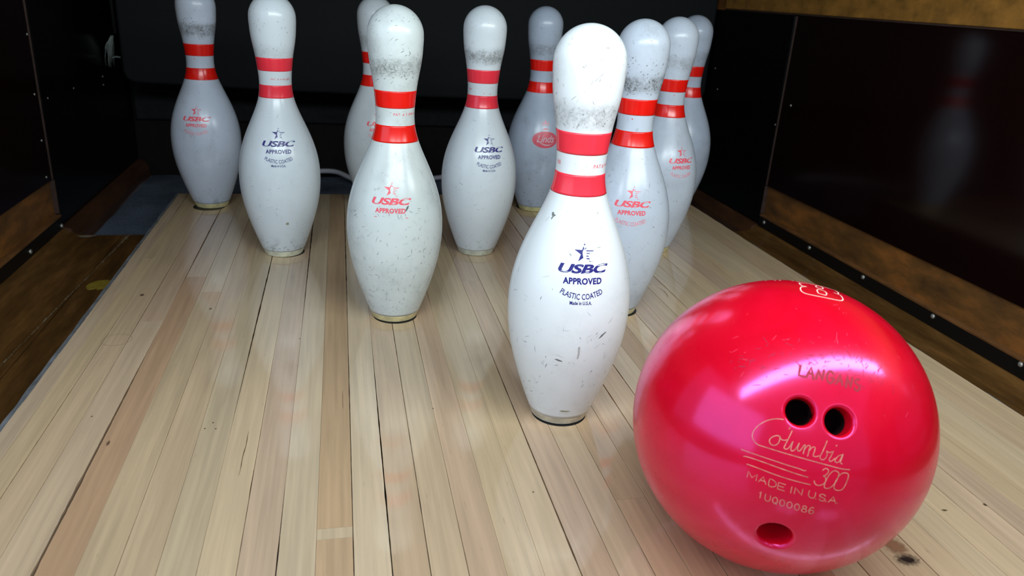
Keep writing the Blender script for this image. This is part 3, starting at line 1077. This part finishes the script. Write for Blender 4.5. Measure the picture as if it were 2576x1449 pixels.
# pin 9: red oval with white script and a crown over it
V = [(0, 0)] + [(.97 * k / 8 * math.cos(a), .60 * k / 8 * math.sin(a)) for k in range(1, 9) for a in [2 * PI * i / 48 for i in range(48)]]
F = [(0, 1 + i, 1 + (i + 1) % 48) for i in range(48)]
F += [(1 + 48 * k + i, 1 + 48 * (k + 1) + i, 1 + 48 * (k + 1) + (i + 1) % 48, 1 + 48 * k + (i + 1) % 48) for k in range(7) for i in range(48)]
o = ([], []); wrap((V, F), 1, 1, 5.78, RAD(-90), .00014, o)
print_obj('oval_logo', o, M['oval_red'], PIN[9], 'red oval logo with pale script')
g = text_geo('Linds', 0.0, 0.35, 0.95)
o = ([], []); wrap(g, 1.35 / g[2], .52, 5.60, RAD(-89), .00030, o); print_obj('lettering', o, M['print_pale'], PIN[9])
V, F = [], []
for i in range(25):
    t = i / 24
    yy = -.22 - .16 * math.sin(PI * t * .95)
    hw = .03 * math.sin(PI * min(1, t + .1)) + .006
    V += [(-.45 + 1.05 * t, yy - hw), (-.45 + 1.05 * t, yy + hw)]
    if i:
        F.append((2 * i - 2, 2 * i - 1, 2 * i + 1, 2 * i))
o = ([], []); wrap((V, F), 1, 1, 5.78, RAD(-89), .00030, o); print_obj('flourish', o, M['print_pale'], PIN[9])
for poly in ([(-.08, .0), (.08, 0), (.0, .18)], [(-.30, -.14), (.30, -.14), (.22, -.02), (.1, -.06), (0, .0), (-.1, -.06), (-.22, -.02)], [(-.2, -.22), (.2, -.22), (.2, -.18), (-.2, -.18)], [(-.2, -.52), (.2, -.52), (.16, -.40), (-.16, -.40)]):
    V = list(poly)
    n = len(V)
    V = V + [(sum(v[0] for v in V) / n, sum(v[1] for v in V) / n - (.02 if n > 5 else 0))]
    F = [(i, (i + 1) % n, n) for i in range(n)]
    o = ([], []); wrap((V, F), 1, 1, 7.0, RAD(-89.5), .00014, o); print_obj('crown', o, M['print_faded'], PIN[9])

small_text(PIN[1], 'PAT.# 4 445 688', -77, 10.27, .13, M['print_red'])
small_text(PIN[1], '00', -174, 10.30, .15, M['print_red'])
small_text(PIN[2], 'PAT. # 5 899 54', -99, 10.28, .12, M['print_red'])
small_text(PIN[4], 'PAT. # 4 445 688', -101, 10.47, .10, M['print_red'])
small_text(PIN[5], '688', -160, 10.3, .10, M['print_red'])
small_text(PIN[5], '7', -62, 10.42, .10, M['print_red'])
small_text(PIN[5], '2', -96, 10.10, .10, M['print_red'])
small_text(PIN[5], '4', -71, 10.08, .10, M['print_red'])
small_text(PIN[9], 'PAT. # 5 899 54', -70, 10.28, .10, M['print_faded'])
small_text(PIN[10], 'PAT. # 5', -125, 10.28, .10, M['print_faded'])
for n, th in ((3, -121), (6, -99), (7, -104)):
    chip(PIN[n], th, 10.36, [(.8 * math.cos(a), .8 * math.sin(a)) for a in [2 * PI * i / 10 for i in range(10)]], M['stripe_red'])

scuffs(PIN[1], 21, [(70, 11.6, 14.6, 5, .42, 1.0), (60, 11.6, 12.4, 3.2, .40, 1.5), (46, 1.0, 6.0, 5, .45, .6), (14, 6, 9, 4, .4, .8)], M['scuff'])
scuffs(PIN[2], 22, [(280, 1.4, 6.2, 5.6, .42, .7), (110, 12.0, 14.7, 4.0, .5, .5), (170, 11.7, 12.7, 3.2, .5, .9), (30, 8.5, 12, 3.5, .5, 1.0), (40, .5, 1.4, 3, .6, .3)], M['scuff'])
scuffs(PIN[3], 23, [(170, 11.8, 13.3, 2.6, .8, .8), (120, 1.5, 5.5, 2.6, .8, .4), (40, 6, 9, 4, .4, .4), (50, 11.5, 12.2, 3.2, 1.2, .1)], M['scuff'])
scuffs(PIN[4], 24, [(40, 11.9, 14.4, 2.6, .6, 1.2), (40, 2.5, 6, 3, .4, .3), (80, .45, 1.1, 2.8, .8, .2)], M['scuff'])
scuffs(PIN[5], 25, [(90, 12.0, 12.5, 3.4, .8, .1), (40, 12.4, 14.6, 2.5, .5, .6), (50, 1.2, 5.8, 3, .45, .5), (30, .45, 1.2, 2.8, .7, .2)], M['scuff'])
scuffs(PIN[6], 26, [(70, 11.4, 13.6, 2.8, .6, .8), (60, 2, 6, 2.8, .7, .5)], M['scuff'])
scuffs(PIN[7], 27, [(140, 11.6, 13.0, 2.6, .7, .5), (70, 2.5, 5.2, 3.0, .6, .2), (70, .45, 1.6, 2.8, .8, .2)], M['scuff'])
scuffs(PIN[8], 28, [(50, 11.6, 14.4, 2.8, .6, .8), (40, 2, 6, 3, .6, .5)], M['scuff'])
scuffs(PIN[9], 29, [(60, 11.6, 14.4, 2.6, .5, .6), (130, 1.2, 5.4, 3.2, .9, .3), (60, .5, 1.4, 4.0, .8, .05)], M['scuff'])
scuffs(PIN[10], 30, [(50, 11.6, 14.4, 2.6, .5, .6), (50, 2, 6, 3, .6, .5)], M['scuff'])
M['scuff_pale'] = plain('scuff_pale', lin(166, 170, 172), 0.6, 0.3, var=0.25, scale=150)
for n, c in ((1, 120), (2, 160), (3, 110), (4, 90), (5, 90), (6, 80), (7, 90), (9, 110)):
    scuffs(PIN[n], 60 + n, [(c, .8, 6.6, 7, .45, .9), (c // 2, 11.6, 14.6, 5, .45, .9), (c // 5, 6.6, 9, 6, .4, .9)], M['scuff_pale'])
# single larger nicks
chip(PIN[1], -146, 8.45, [(-2.6, 2.6), (-.6, 3.4), (.4, 1.6), (2.8, 1.2), (1.6, .0), (.6, -.8), (-.4, -3.4), (-1.4, -2.6), (-.6, -.6), (-2.0, .6)], M['scuff'])
chip(PIN[1], -72, 4.35, [(-4.5, -3), (-1.5, 1.2), (2.5, 3.4), (4.2, 3.2), (1.8, 1.4), (-1, -1.2)], M['scuff'])
chip(PIN[1], -112, 3.35, [(-4, .4), (-1, 1.0), (3.5, -.8), (4, -1.5), (0, -1.2)], M['scuff'])
chip(PIN[1], -94, 3.6, [(-1, 9), (1.0, 9.5), (1.4, 1), (0.6, -4), (-.8, -4), (-.4, 2)], plain('rub_grey', lin(176, 178, 178), .5))
chip(PIN[1], -98, .78, [(-5, .2), (-2, 1.2), (4.5, .3), (6, -.2), (2, -1.0), (-3, -.8)], M['chip_tan'])
chip(PIN[2], -79, 6.18, [(-2.4, -3), (-1, 1), (1.4, 3.6), (2.4, 3.2), (1.2, 0), (-1, -3)], M['scuff'])
chip(PIN[4], -78, 2.35, [(-2.8, -.4), (-.4, 2.0), (1.6, 2.6), (2.4, -.6), (1.2, -2.4), (-1, -1.4)], M['chip_tan'])

BALL_THIN= [[[-123.21,29.41],[-125.44,29.14],[-127.57,28.43],[-129.56,27.21],[-131.36,25.39],[-132.47,23.26],[-132.54,21.42],[-131.62,20.07],[-129.92,19.13],[-127.2,19.01],[-121.84,18.7],[-114.11,18.01],[-107.04,17.02],[-101.62,16.02],[-98.5,15.76]],[[-123.14,23.58],[-124.27,23.78],[-125.58,23.11],[-126.44,22.07],[-126.35,21.03],[-125.52,20.35],[-124.47,20.44],[-123.56,21.19],[-123.19,22.41],[-123.28,23.37],[-122.63,22.82],[-121.55,22.78],[-120.83,23.14]],[[-119.55,26.42],[-120.08,24.58],[-120.64,22.72],[-121.15,21.04],[-121.27,20.31],[-120.75,20.0],[-119.88,20.43],[-119.28,21.61],[-118.73,23.0]],[[-120.33,27.48],[-120.73,26.64]],[[-118.73,23.0],[-118.91,21.51],[-118.98,20.27],[-118.49,19.84],[-117.76,20.33],[-117.07,21.51],[-116.51,22.93],[-116.75,21.74],[-116.78,20.52],[-116.24,20.2],[-115.64,20.89],[-114.99,22.21],[-114.48,22.64],[-114.59,21.41],[-114.75,19.55]],[[-114.6,20.96],[-113.67,22.42],[-112.79,22.48],[-112.97,21.15],[-113.11,19.57],[-113.28,19.02]],[[-113.02,20.72],[-112.03,22.14],[-111.16,22.26],[-111.06,21.41],[-111.4,19.81],[-111.16,19.32],[-110.38,19.25],[-109.45,19.71]],[[-107.12,24.84],[-107.8,22.81],[-108.51,20.85],[-109.07,19.41],[-108.62,18.6],[-107.75,18.62],[-106.96,19.53],[-106.78,20.68],[-107.03,21.45],[-106.03,21.06],[-105.16,21.47]],[[-104.7,21.64],[-105.39,19.94],[-105.9,18.87],[-105.58,18.2],[-104.8,18.54],[-104.01,19.35]],[[-103.57,23.62],[-103.85,23.33]],[[-101.54,20.59],[-102.7,20.29],[-103.54,19.39],[-103.93,18.5],[-103.42,18.01],[-102.54,18.23],[-101.91,19.48],[-101.19,20.95],[-101.7,19.14],[-101.98,18.09],[-101.32,17.57]],[[-134.97,15.83],[-129.3,15.67],[-123.98,15.37],[-118.74,14.82],[-115.28,14.44],[-113.87,14.08],[-113.04,14.22]],[[-133.72,13.76],[-132.16,14.08],[-127.16,13.93],[-120.84,13.25],[-115.99,12.57],[-112.03,12.04]],[[-132.07,11.59],[-128.39,11.43],[-123.12,10.82],[-117.95,10.25],[-114.21,9.9],[-110.91,9.6]],[[-107.67,15.02],[-106.89,15.7],[-105.99,15.54],[-105.72,14.68],[-106.44,13.55],[-107.24,13.11],[-106.52,12.82],[-106.2,11.77],[-106.55,10.64],[-107.79,9.77],[-108.98,9.8],[-109.69,10.45],[-109.87,11.16]],[[-102.57,14.91],[-102.14,14.22],[-102.58,12.05],[-103.55,10.16],[-104.61,9.16],[-105.78,8.94],[-106.39,9.55],[-106.27,11.03],[-105.54,13.27],[-104.5,14.78],[-103.49,15.21],[-102.57,14.91]],[[-99.29,14.51],[-98.8,13.99],[-98.9,12.55],[-99.52,10.36],[-100.37,8.85],[-101.73,8.49],[-102.91,8.91],[-103.15,9.82],[-102.89,11.67],[-101.75,13.89],[-100.4,14.65],[-99.29,14.51]],[[-131.01,7.03],[-131.02,9.36],[-129.5,7.51],[-128.0,9.12],[-128.0,6.8]],[[-127.19,6.72],[-125.94,8.96],[-124.7,6.54]],[[-126.69,7.53],[-125.19,7.42]],[[-123.77,6.45],[-123.75,8.77],[-122.44,8.58],[-121.57,7.75],[-121.58,6.83],[-122.46,6.26],[-123.77,6.45]],[[-118.58,5.76],[-120.9,6.01],[-120.87,8.33],[-118.55,8.08]],[[-120.89,7.18],[-119.03,6.98]],[[-116.55,5.49],[-116.52,7.81]],[[-115.4,5.46],[-115.36,7.78],[-113.04,5.35],[-113.0,7.66]],[[-110.87,7.51],[-110.9,5.89],[-110.29,5.09],[-109.46,4.92],[-108.82,5.49],[-108.79,7.11]],[[-108.44,4.7],[-108.39,4.88]],[[-105.4,6.09],[-105.96,6.59],[-106.71,6.71],[-107.29,6.33],[-107.11,5.79],[-105.61,5.19],[-105.42,4.64],[-106.0,4.26],[-106.75,4.38],[-107.31,4.88]],[[-104.98,4.09],[-104.93,4.27]],[[-104.15,3.95],[-102.85,6.17],[-101.61,3.68]],[[-103.64,4.75],[-102.12,4.6]],[[-101.12,3.63],[-101.07,3.81]],[[-126.07,2.79],[-125.66,3.4],[-125.64,0.94]],[[-124.09,3.16],[-124.08,1.44],[-123.58,0.62],[-122.93,0.54],[-122.45,1.23],[-122.47,2.95]],[[-120.81,0.27],[-121.43,0.86],[-121.6,1.62],[-121.45,2.34],[-120.84,2.74],[-120.21,2.17],[-120.05,1.41],[-120.19,0.69],[-120.81,0.27]],[[-120.66,0.88],[-120.03,0.04]],[[-118.47,-0.05],[-119.09,0.53],[-119.26,1.29],[-119.12,2.01],[-118.51,2.43],[-117.89,1.89],[-117.73,1.14],[-117.87,0.4],[-118.47,-0.05]],[[-116.06,-0.28],[-116.71,0.29],[-116.88,1.06],[-116.73,1.78],[-116.1,2.2],[-115.46,1.64],[-115.28,0.88],[-115.43,0.15],[-116.06,-0.28]],[[-113.63,-0.57],[-114.26,0.01],[-114.43,0.77],[-114.29,1.5],[-113.69,1.92],[-113.06,1.36],[-112.9,0.6],[-113.03,-0.13],[-113.63,-0.57]],[[-111.27,0.49],[-111.82,0.85],[-111.83,1.41],[-111.3,1.65],[-110.76,1.3],[-110.74,0.74],[-111.27,0.49],[-111.96,0.24],[-111.94,-0.46],[-111.23,-0.84],[-110.55,-0.61],[-110.57,0.1],[-111.27,0.49]],[[-108.3,1.2],[-108.95,1.45],[-109.56,0.73],[-109.69,-0.25],[-109.35,-0.97],[-108.71,-1.05],[-108.16,-0.67],[-108.19,-0.04],[-108.76,0.34],[-109.54,-0.02]]]
BALL_EIGHT= [[[51.95,85.38],[69.11,85.37],[72.56,82.32],[67.95,80.25],[55.31,78.61],[37.12,77.37],[25.92,74.2],[20.11,71.32],[5.92,74.0],[-3.56,76.17],[-1.85,77.64]],[[53.01,85.65],[77.68,86.7],[119.16,88.14],[-155.51,87.67],[-122.18,86.28],[-91.04,85.18],[-66.56,83.2],[-51.72,80.69],[-42.6,78.23],[-36.48,76.84],[-28.68,76.13],[-18.74,75.88],[-7.07,75.64],[-4.61,76.59]],[[33.2,80.4],[34.28,77.8],[28.26,77.47],[18.95,79.23],[14.93,80.88],[19.02,82.02],[26.61,81.76],[33.2,80.4]],[[1.14,84.75],[6.32,83.55],[-0.47,82.3],[-12.56,81.94],[-29.86,82.24],[-39.51,82.63],[-41.28,83.67],[-41.45,85.06],[-20.62,85.44],[1.14,84.75]],[[106.36,70.3],[106.26,70.88]],[[99.05,73.01],[99.24,73.65]],[[93.23,73.71],[93.83,74.71]],[[76.19,75.1],[74.17,75.65]],[[71.09,77.08],[65.03,76.91]]]
BALL_NAME= [[[-119.87,48.81],[-120.12,45.26],[-117.48,45.01]],[[-116.64,44.96],[-114.6,48.89],[-113.42,44.58]],[[-115.78,46.4],[-113.92,46.54]],[[-112.17,44.82],[-111.18,48.44],[-109.37,44.54],[-108.41,48.34]],[[-103.88,47.07],[-104.49,47.92],[-105.69,48.07],[-106.9,46.9],[-107.25,45.35],[-106.71,44.31],[-105.62,43.96],[-104.36,44.88],[-104.03,45.76],[-105.41,45.79]],[[-103.23,43.77],[-100.42,47.42],[-100.32,43.45]],[[-102.16,44.99],[-100.41,44.88]],[[-98.77,42.96],[-97.2,46.62],[-96.52,42.57],[-94.7,46.19]],[[-91.37,45.23],[-92.1,45.61],[-93.43,45.1],[-93.58,44.25],[-92.32,43.38],[-92.22,42.53],[-93.5,41.68],[-94.48,41.9],[-94.71,42.67]]]
# ------------------------------------------------------------------ bowling ball
RB = 0.108534
ballE = empty('bowling_ball', (0.103919, -0.212766, 0.0))
tag(ballE, 'glossy pinkish red bowling ball with three finger holes and engraved lettering', 'bowling ball')


def dirv(lon, lat):
    a, b = math.radians(lon), math.radians(lat)
    return Vector((math.cos(a) * math.cos(b), math.sin(a) * math.cos(b), math.sin(b)))


HOLES = [(dirv(-117.7, 33.1), 0.0086, 0.0030), (dirv(-102.6, 31.3), 0.0086, 0.0030), (dirv(-118.2, -14.2), 0.0106, 0.0030)]


def ball_mat():
    m, nt, N, L, b = new_mat('pearl_red_ball')
    tc = N.new('ShaderNodeTexCoord')
    n = N.new('ShaderNodeTexNoise'); n.inputs['Scale'].default_value = 14; n.inputs['Detail'].default_value = 4
    n.inputs['Distortion'].default_value = 1.6
    L.new(tc.outputs['Object'], n.inputs['Vector'])
    r = N.new('ShaderNodeValToRGB')
    r.color_ramp.elements[0].position = 0.30; r.color_ramp.elements[0].color = (0.68, 0.002, 0.014, 1)
    r.color_ramp.elements[1].position = 0.72; r.color_ramp.elements[1].color = (0.80, 0.003, 0.026, 1)
    L.new(n.outputs['Fac'], r.inputs['Fac'])
    L.new(r.outputs['Color'], b.inputs['Base Color'])
    n2 = N.new('ShaderNodeTexNoise'); n2.inputs['Scale'].default_value = 30; n2.inputs['Detail'].default_value = 6
    L.new(tc.outputs['Object'], n2.inputs['Vector'])
    mr = N.new('ShaderNodeMapRange'); mr.inputs[1].default_value = .35; mr.inputs[2].default_value = .7
    mr.inputs[3].default_value = .22; mr.inputs[4].default_value = .36
    L.new(n2.outputs['Fac'], mr.inputs[0]); L.new(mr.outputs[0], b.inputs['Roughness'])
    b.inputs['Specular IOR Level'].default_value = 0.3
    b.inputs['Specular Tint'].default_value = (1.0, 0.3, 0.9, 1)
    b.inputs['Subsurface Weight'].default_value = 0.0
    b.inputs['Coat Weight'].default_value = 0.5
    b.inputs['Coat Roughness'].default_value = 0.15
    b.inputs['Coat IOR'].default_value = 1.5
    b.inputs['Sheen Weight'].default_value = 0.0
    b.inputs['Sheen Roughness'].default_value = 0.4
    b.inputs['Sheen Tint'].default_value = (1, .8, .85, 1)
    gl = N.new('ShaderNodeBsdfGlossy')
    gl.inputs['Color'].default_value = (1.0, 0.10, 0.95, 1)
    gl.inputs['Roughness'].default_value = 0.15
    ms = N.new('ShaderNodeMixShader'); ms.inputs[0].default_value = 0.088
    L.new(b.outputs[0], ms.inputs[1]); L.new(gl.outputs[0], ms.inputs[2])
    L.new(ms.outputs[0], N['Material Output'].inputs['Surface'])
    bp = N.new('ShaderNodeBump'); bp.inputs['Strength'].default_value = 0.05; bp.inputs['Distance'].default_value = 0.001
    n3 = N.new('ShaderNodeTexNoise'); n3.inputs['Scale'].default_value = 22; n3.inputs['Detail'].default_value = 2
    L.new(tc.outputs['Object'], n3.inputs['Vector'])
    L.new(n3.outputs['Fac'], bp.inputs['Height']); L.new(bp.outputs[0], b.inputs['Coat Normal'])
    return m


M['ball'] = ball_mat()
M['groove_dark'] = plain('ball_groove', (0.34, 0.004, 0.026, 1), 0.6, 0.4)
M['groove_pale'] = plain('ball_engraving', lin(214, 160, 135), 0.6, 0.3, var=0.35, scale=260)
M['eight_white'] = plain('ball_numeral', lin(250, 226, 214), 0.6, 0.3)
M['hole_black'] = plain('ball_hole', (0.006, 0.002, 0.002, 1), 0.8, 0.1)
M['ball_scratch'] = plain('ball_scratch', (0.42, 0.006, 0.05, 1), 0.6, 0.3)
M['ball_scratch_pale'] = plain('ball_scratch_pale', lin(236, 80, 120), 0.6, 0.3)

bm = bmesh.new()
bmesh.ops.create_uvsphere(bm, u_segments=224, v_segments=112, radius=RB)
me = bpy.data.meshes.new('shell')
bm.to_mesh(me); bm.free()
shell_t = bpy.data.objects.new('shell_tmp', me)
COL.objects.link(shell_t)
cut = []
for ax, rh, fr in HOLES:
    ds = math.sqrt(RB ** 2 - (rh + fr) ** 2)
    prof = [(0, ds - 0.0245), (rh, ds - 0.0245), (rh, ds - fr - .012), (rh, ds - fr)]
    AE = math.radians(70)
    prof += [(rh + fr - fr * math.cos(a), ds - fr + fr * math.sin(a)) for a in [AE * i / 8 for i in range(1, 9)]]
    e0 = prof[-1]
    prof += [(e0[0] + .012 * math.sin(AE), e0[1] + .012 * math.cos(AE)), (e0[0] + .012 * math.sin(AE), RB + .012), (0, RB + .012)]
    bm = bmesh.new()
    lathe(bm, prof, 72)
    q = Vector((0, 0, 1)).rotation_difference(ax).to_matrix()
    for v in bm.verts:
        v.co = q @ v.co
    bmesh.ops.recalc_face_normals(bm, faces=bm.faces)
    c = mesh_obj('cutter', bm, None)
    cut.append(c)
    md = shell_t.modifiers.new('hole', 'BOOLEAN')
    md.operation = 'DIFFERENCE'; md.solver = 'EXACT'; md.object = c
dg = bpy.context.evaluated_depsgraph_get()
me = bpy.data.meshes.new_from_object(shell_t.evaluated_get(dg))
for c in cut + [shell_t]:
    bpy.data.objects.remove(c, do_unlink=True)
me.name = 'shell'
for p in me.polygons:
    p.use_smooth = True
nor = []
for v in me.vertices:
    co = v.co
    nn = co.normalized()
    for ax, rh, fr in HOLES:
        d = co.dot(ax)
        if d < 0:
            continue
        rv = co - ax * d
        rho = rv.length
        ds = math.sqrt(RB ** 2 - (rh + fr) ** 2)
        if co.length < RB - 2.5e-5 and rho < rh + fr + .0010 and d > ds - .04:
            e = rv.normalized()
            if d > ds - fr:
                nn = (e * min(rho - (rh + fr), -fr * math.cos(math.radians(70))) + ax * (d - (ds - fr))).normalized()
            else:
                nn = -e
    nor.append(nn)
me.normals_split_custom_set_from_vertices(nor)
me.materials.clear()
me.materials.append(M['ball'])
sh = bpy.data.objects.new('shell', me)
COL.objects.link(sh); sh.parent = ballE; sh.location = (0, 0, RB)

for (ax, rh, fr), nm in zip(HOLES, ('finger_hole', 'finger_hole', 'thumb_hole')):
    ds = math.sqrt(RB ** 2 - (rh + fr) ** 2)
    d1 = ds - fr - (0.0085 if nm == 'finger_hole' else 0.0165)
    bm = bmesh.new()
    lathe(bm, [(rh - .0001, d1), (rh - .0004, d1 + .0003), (rh - .0006, d1), (rh - .0006, ds - .0240), (0, ds - .0240)], 56)
    q = Vector((0, 0, 1)).rotation_difference(ax).to_matrix()
    for v in bm.verts:
        v.co = q @ v.co
    o = mesh_obj(nm, bm, M['hole_black'], ballE, True)
    o.location = (0, 0, RB)


def sphere_strokes(name, strokes, wid, mat, lift=0.00010, label=None):
    bm = bmesh.new()
    for st in strokes:
        P = [dirv(*p) for p in st]
        if len(P) < 2:
            continue
        if len(P) >= 6:
            P = catmull(P, 4)
        Q = [P[0]]
        for a, b in zip(P[:-1], P[1:]):
            k = max(1, int((b - a).length * RB / 0.003))
            Q += [a.lerp(b, i / k) for i in range(1, k + 1)]
        prev = None
        for i, p in enumerate(Q):
            p = p.normalized()
            t = (Q[min(i + 1, len(Q) - 1)] - Q[max(i - 1, 0)])
            s = p.cross(t).normalized() * wid / 2
            tt = t.normalized() * wid / 2 if i in (0, len(Q) - 1) else Vector((0, 0, 0))
            if i == 0:
                tt = -tt
            base = p * (RB + lift) + tt * .5
            a = bm.verts.new(base - s); b = bm.verts.new(base + s)
            if prev:
                bm.faces.new((prev[0], prev[1], b, a))
            prev = (a, b)
    for f in bm.faces:
        f.normal_update()
        if f.normal.dot(f.calc_center_median()) < 0:
            f.normal_flip()
    o = mesh_obj(name, bm, mat, sh)
    if label:
        o['label'] = label
    return o


sphere_strokes('engraving', BALL_THIN, 0.00038, M['groove_pale'], label='thin pale engraved script and lettering')
sphere_strokes('numeral', BALL_EIGHT, 0.00075, M['eight_white'], label='white outlined numeral eight on top')
sphere_strokes('lettering', BALL_NAME, 0.0015, M['groove_dark'], label='dark stamped name above the finger holes')
rr = random.Random(77)
for cnt, nm, ww in ((130, 'ball_scratch', .00042), (45, 'ball_scratch_pale', .00018)):
    st = []
    for _ in range(cnt):
        t = rr.random()
        lon = -150 + 80 * t + rr.gauss(0, 4)
        lat = 37 + 16 * math.sin(PI * (t * .75 + .12)) + rr.gauss(0, 3.2)
        if nm.endswith('pale'):
            lon += rr.gauss(0, 20); lat += rr.gauss(4, 10)
        a = rr.gauss(.5, .8)
        ln = .6 + 2.4 * rr.random() ** 2
        cl = math.cos(math.radians(lat))
        st.append([(lon, lat), (lon + ln * math.cos(a) / cl, lat + ln * math.sin(a))])
    tag(sphere_strokes('scratches', st, ww, M[nm], .00008), 'fine scratches', kind='stuff')
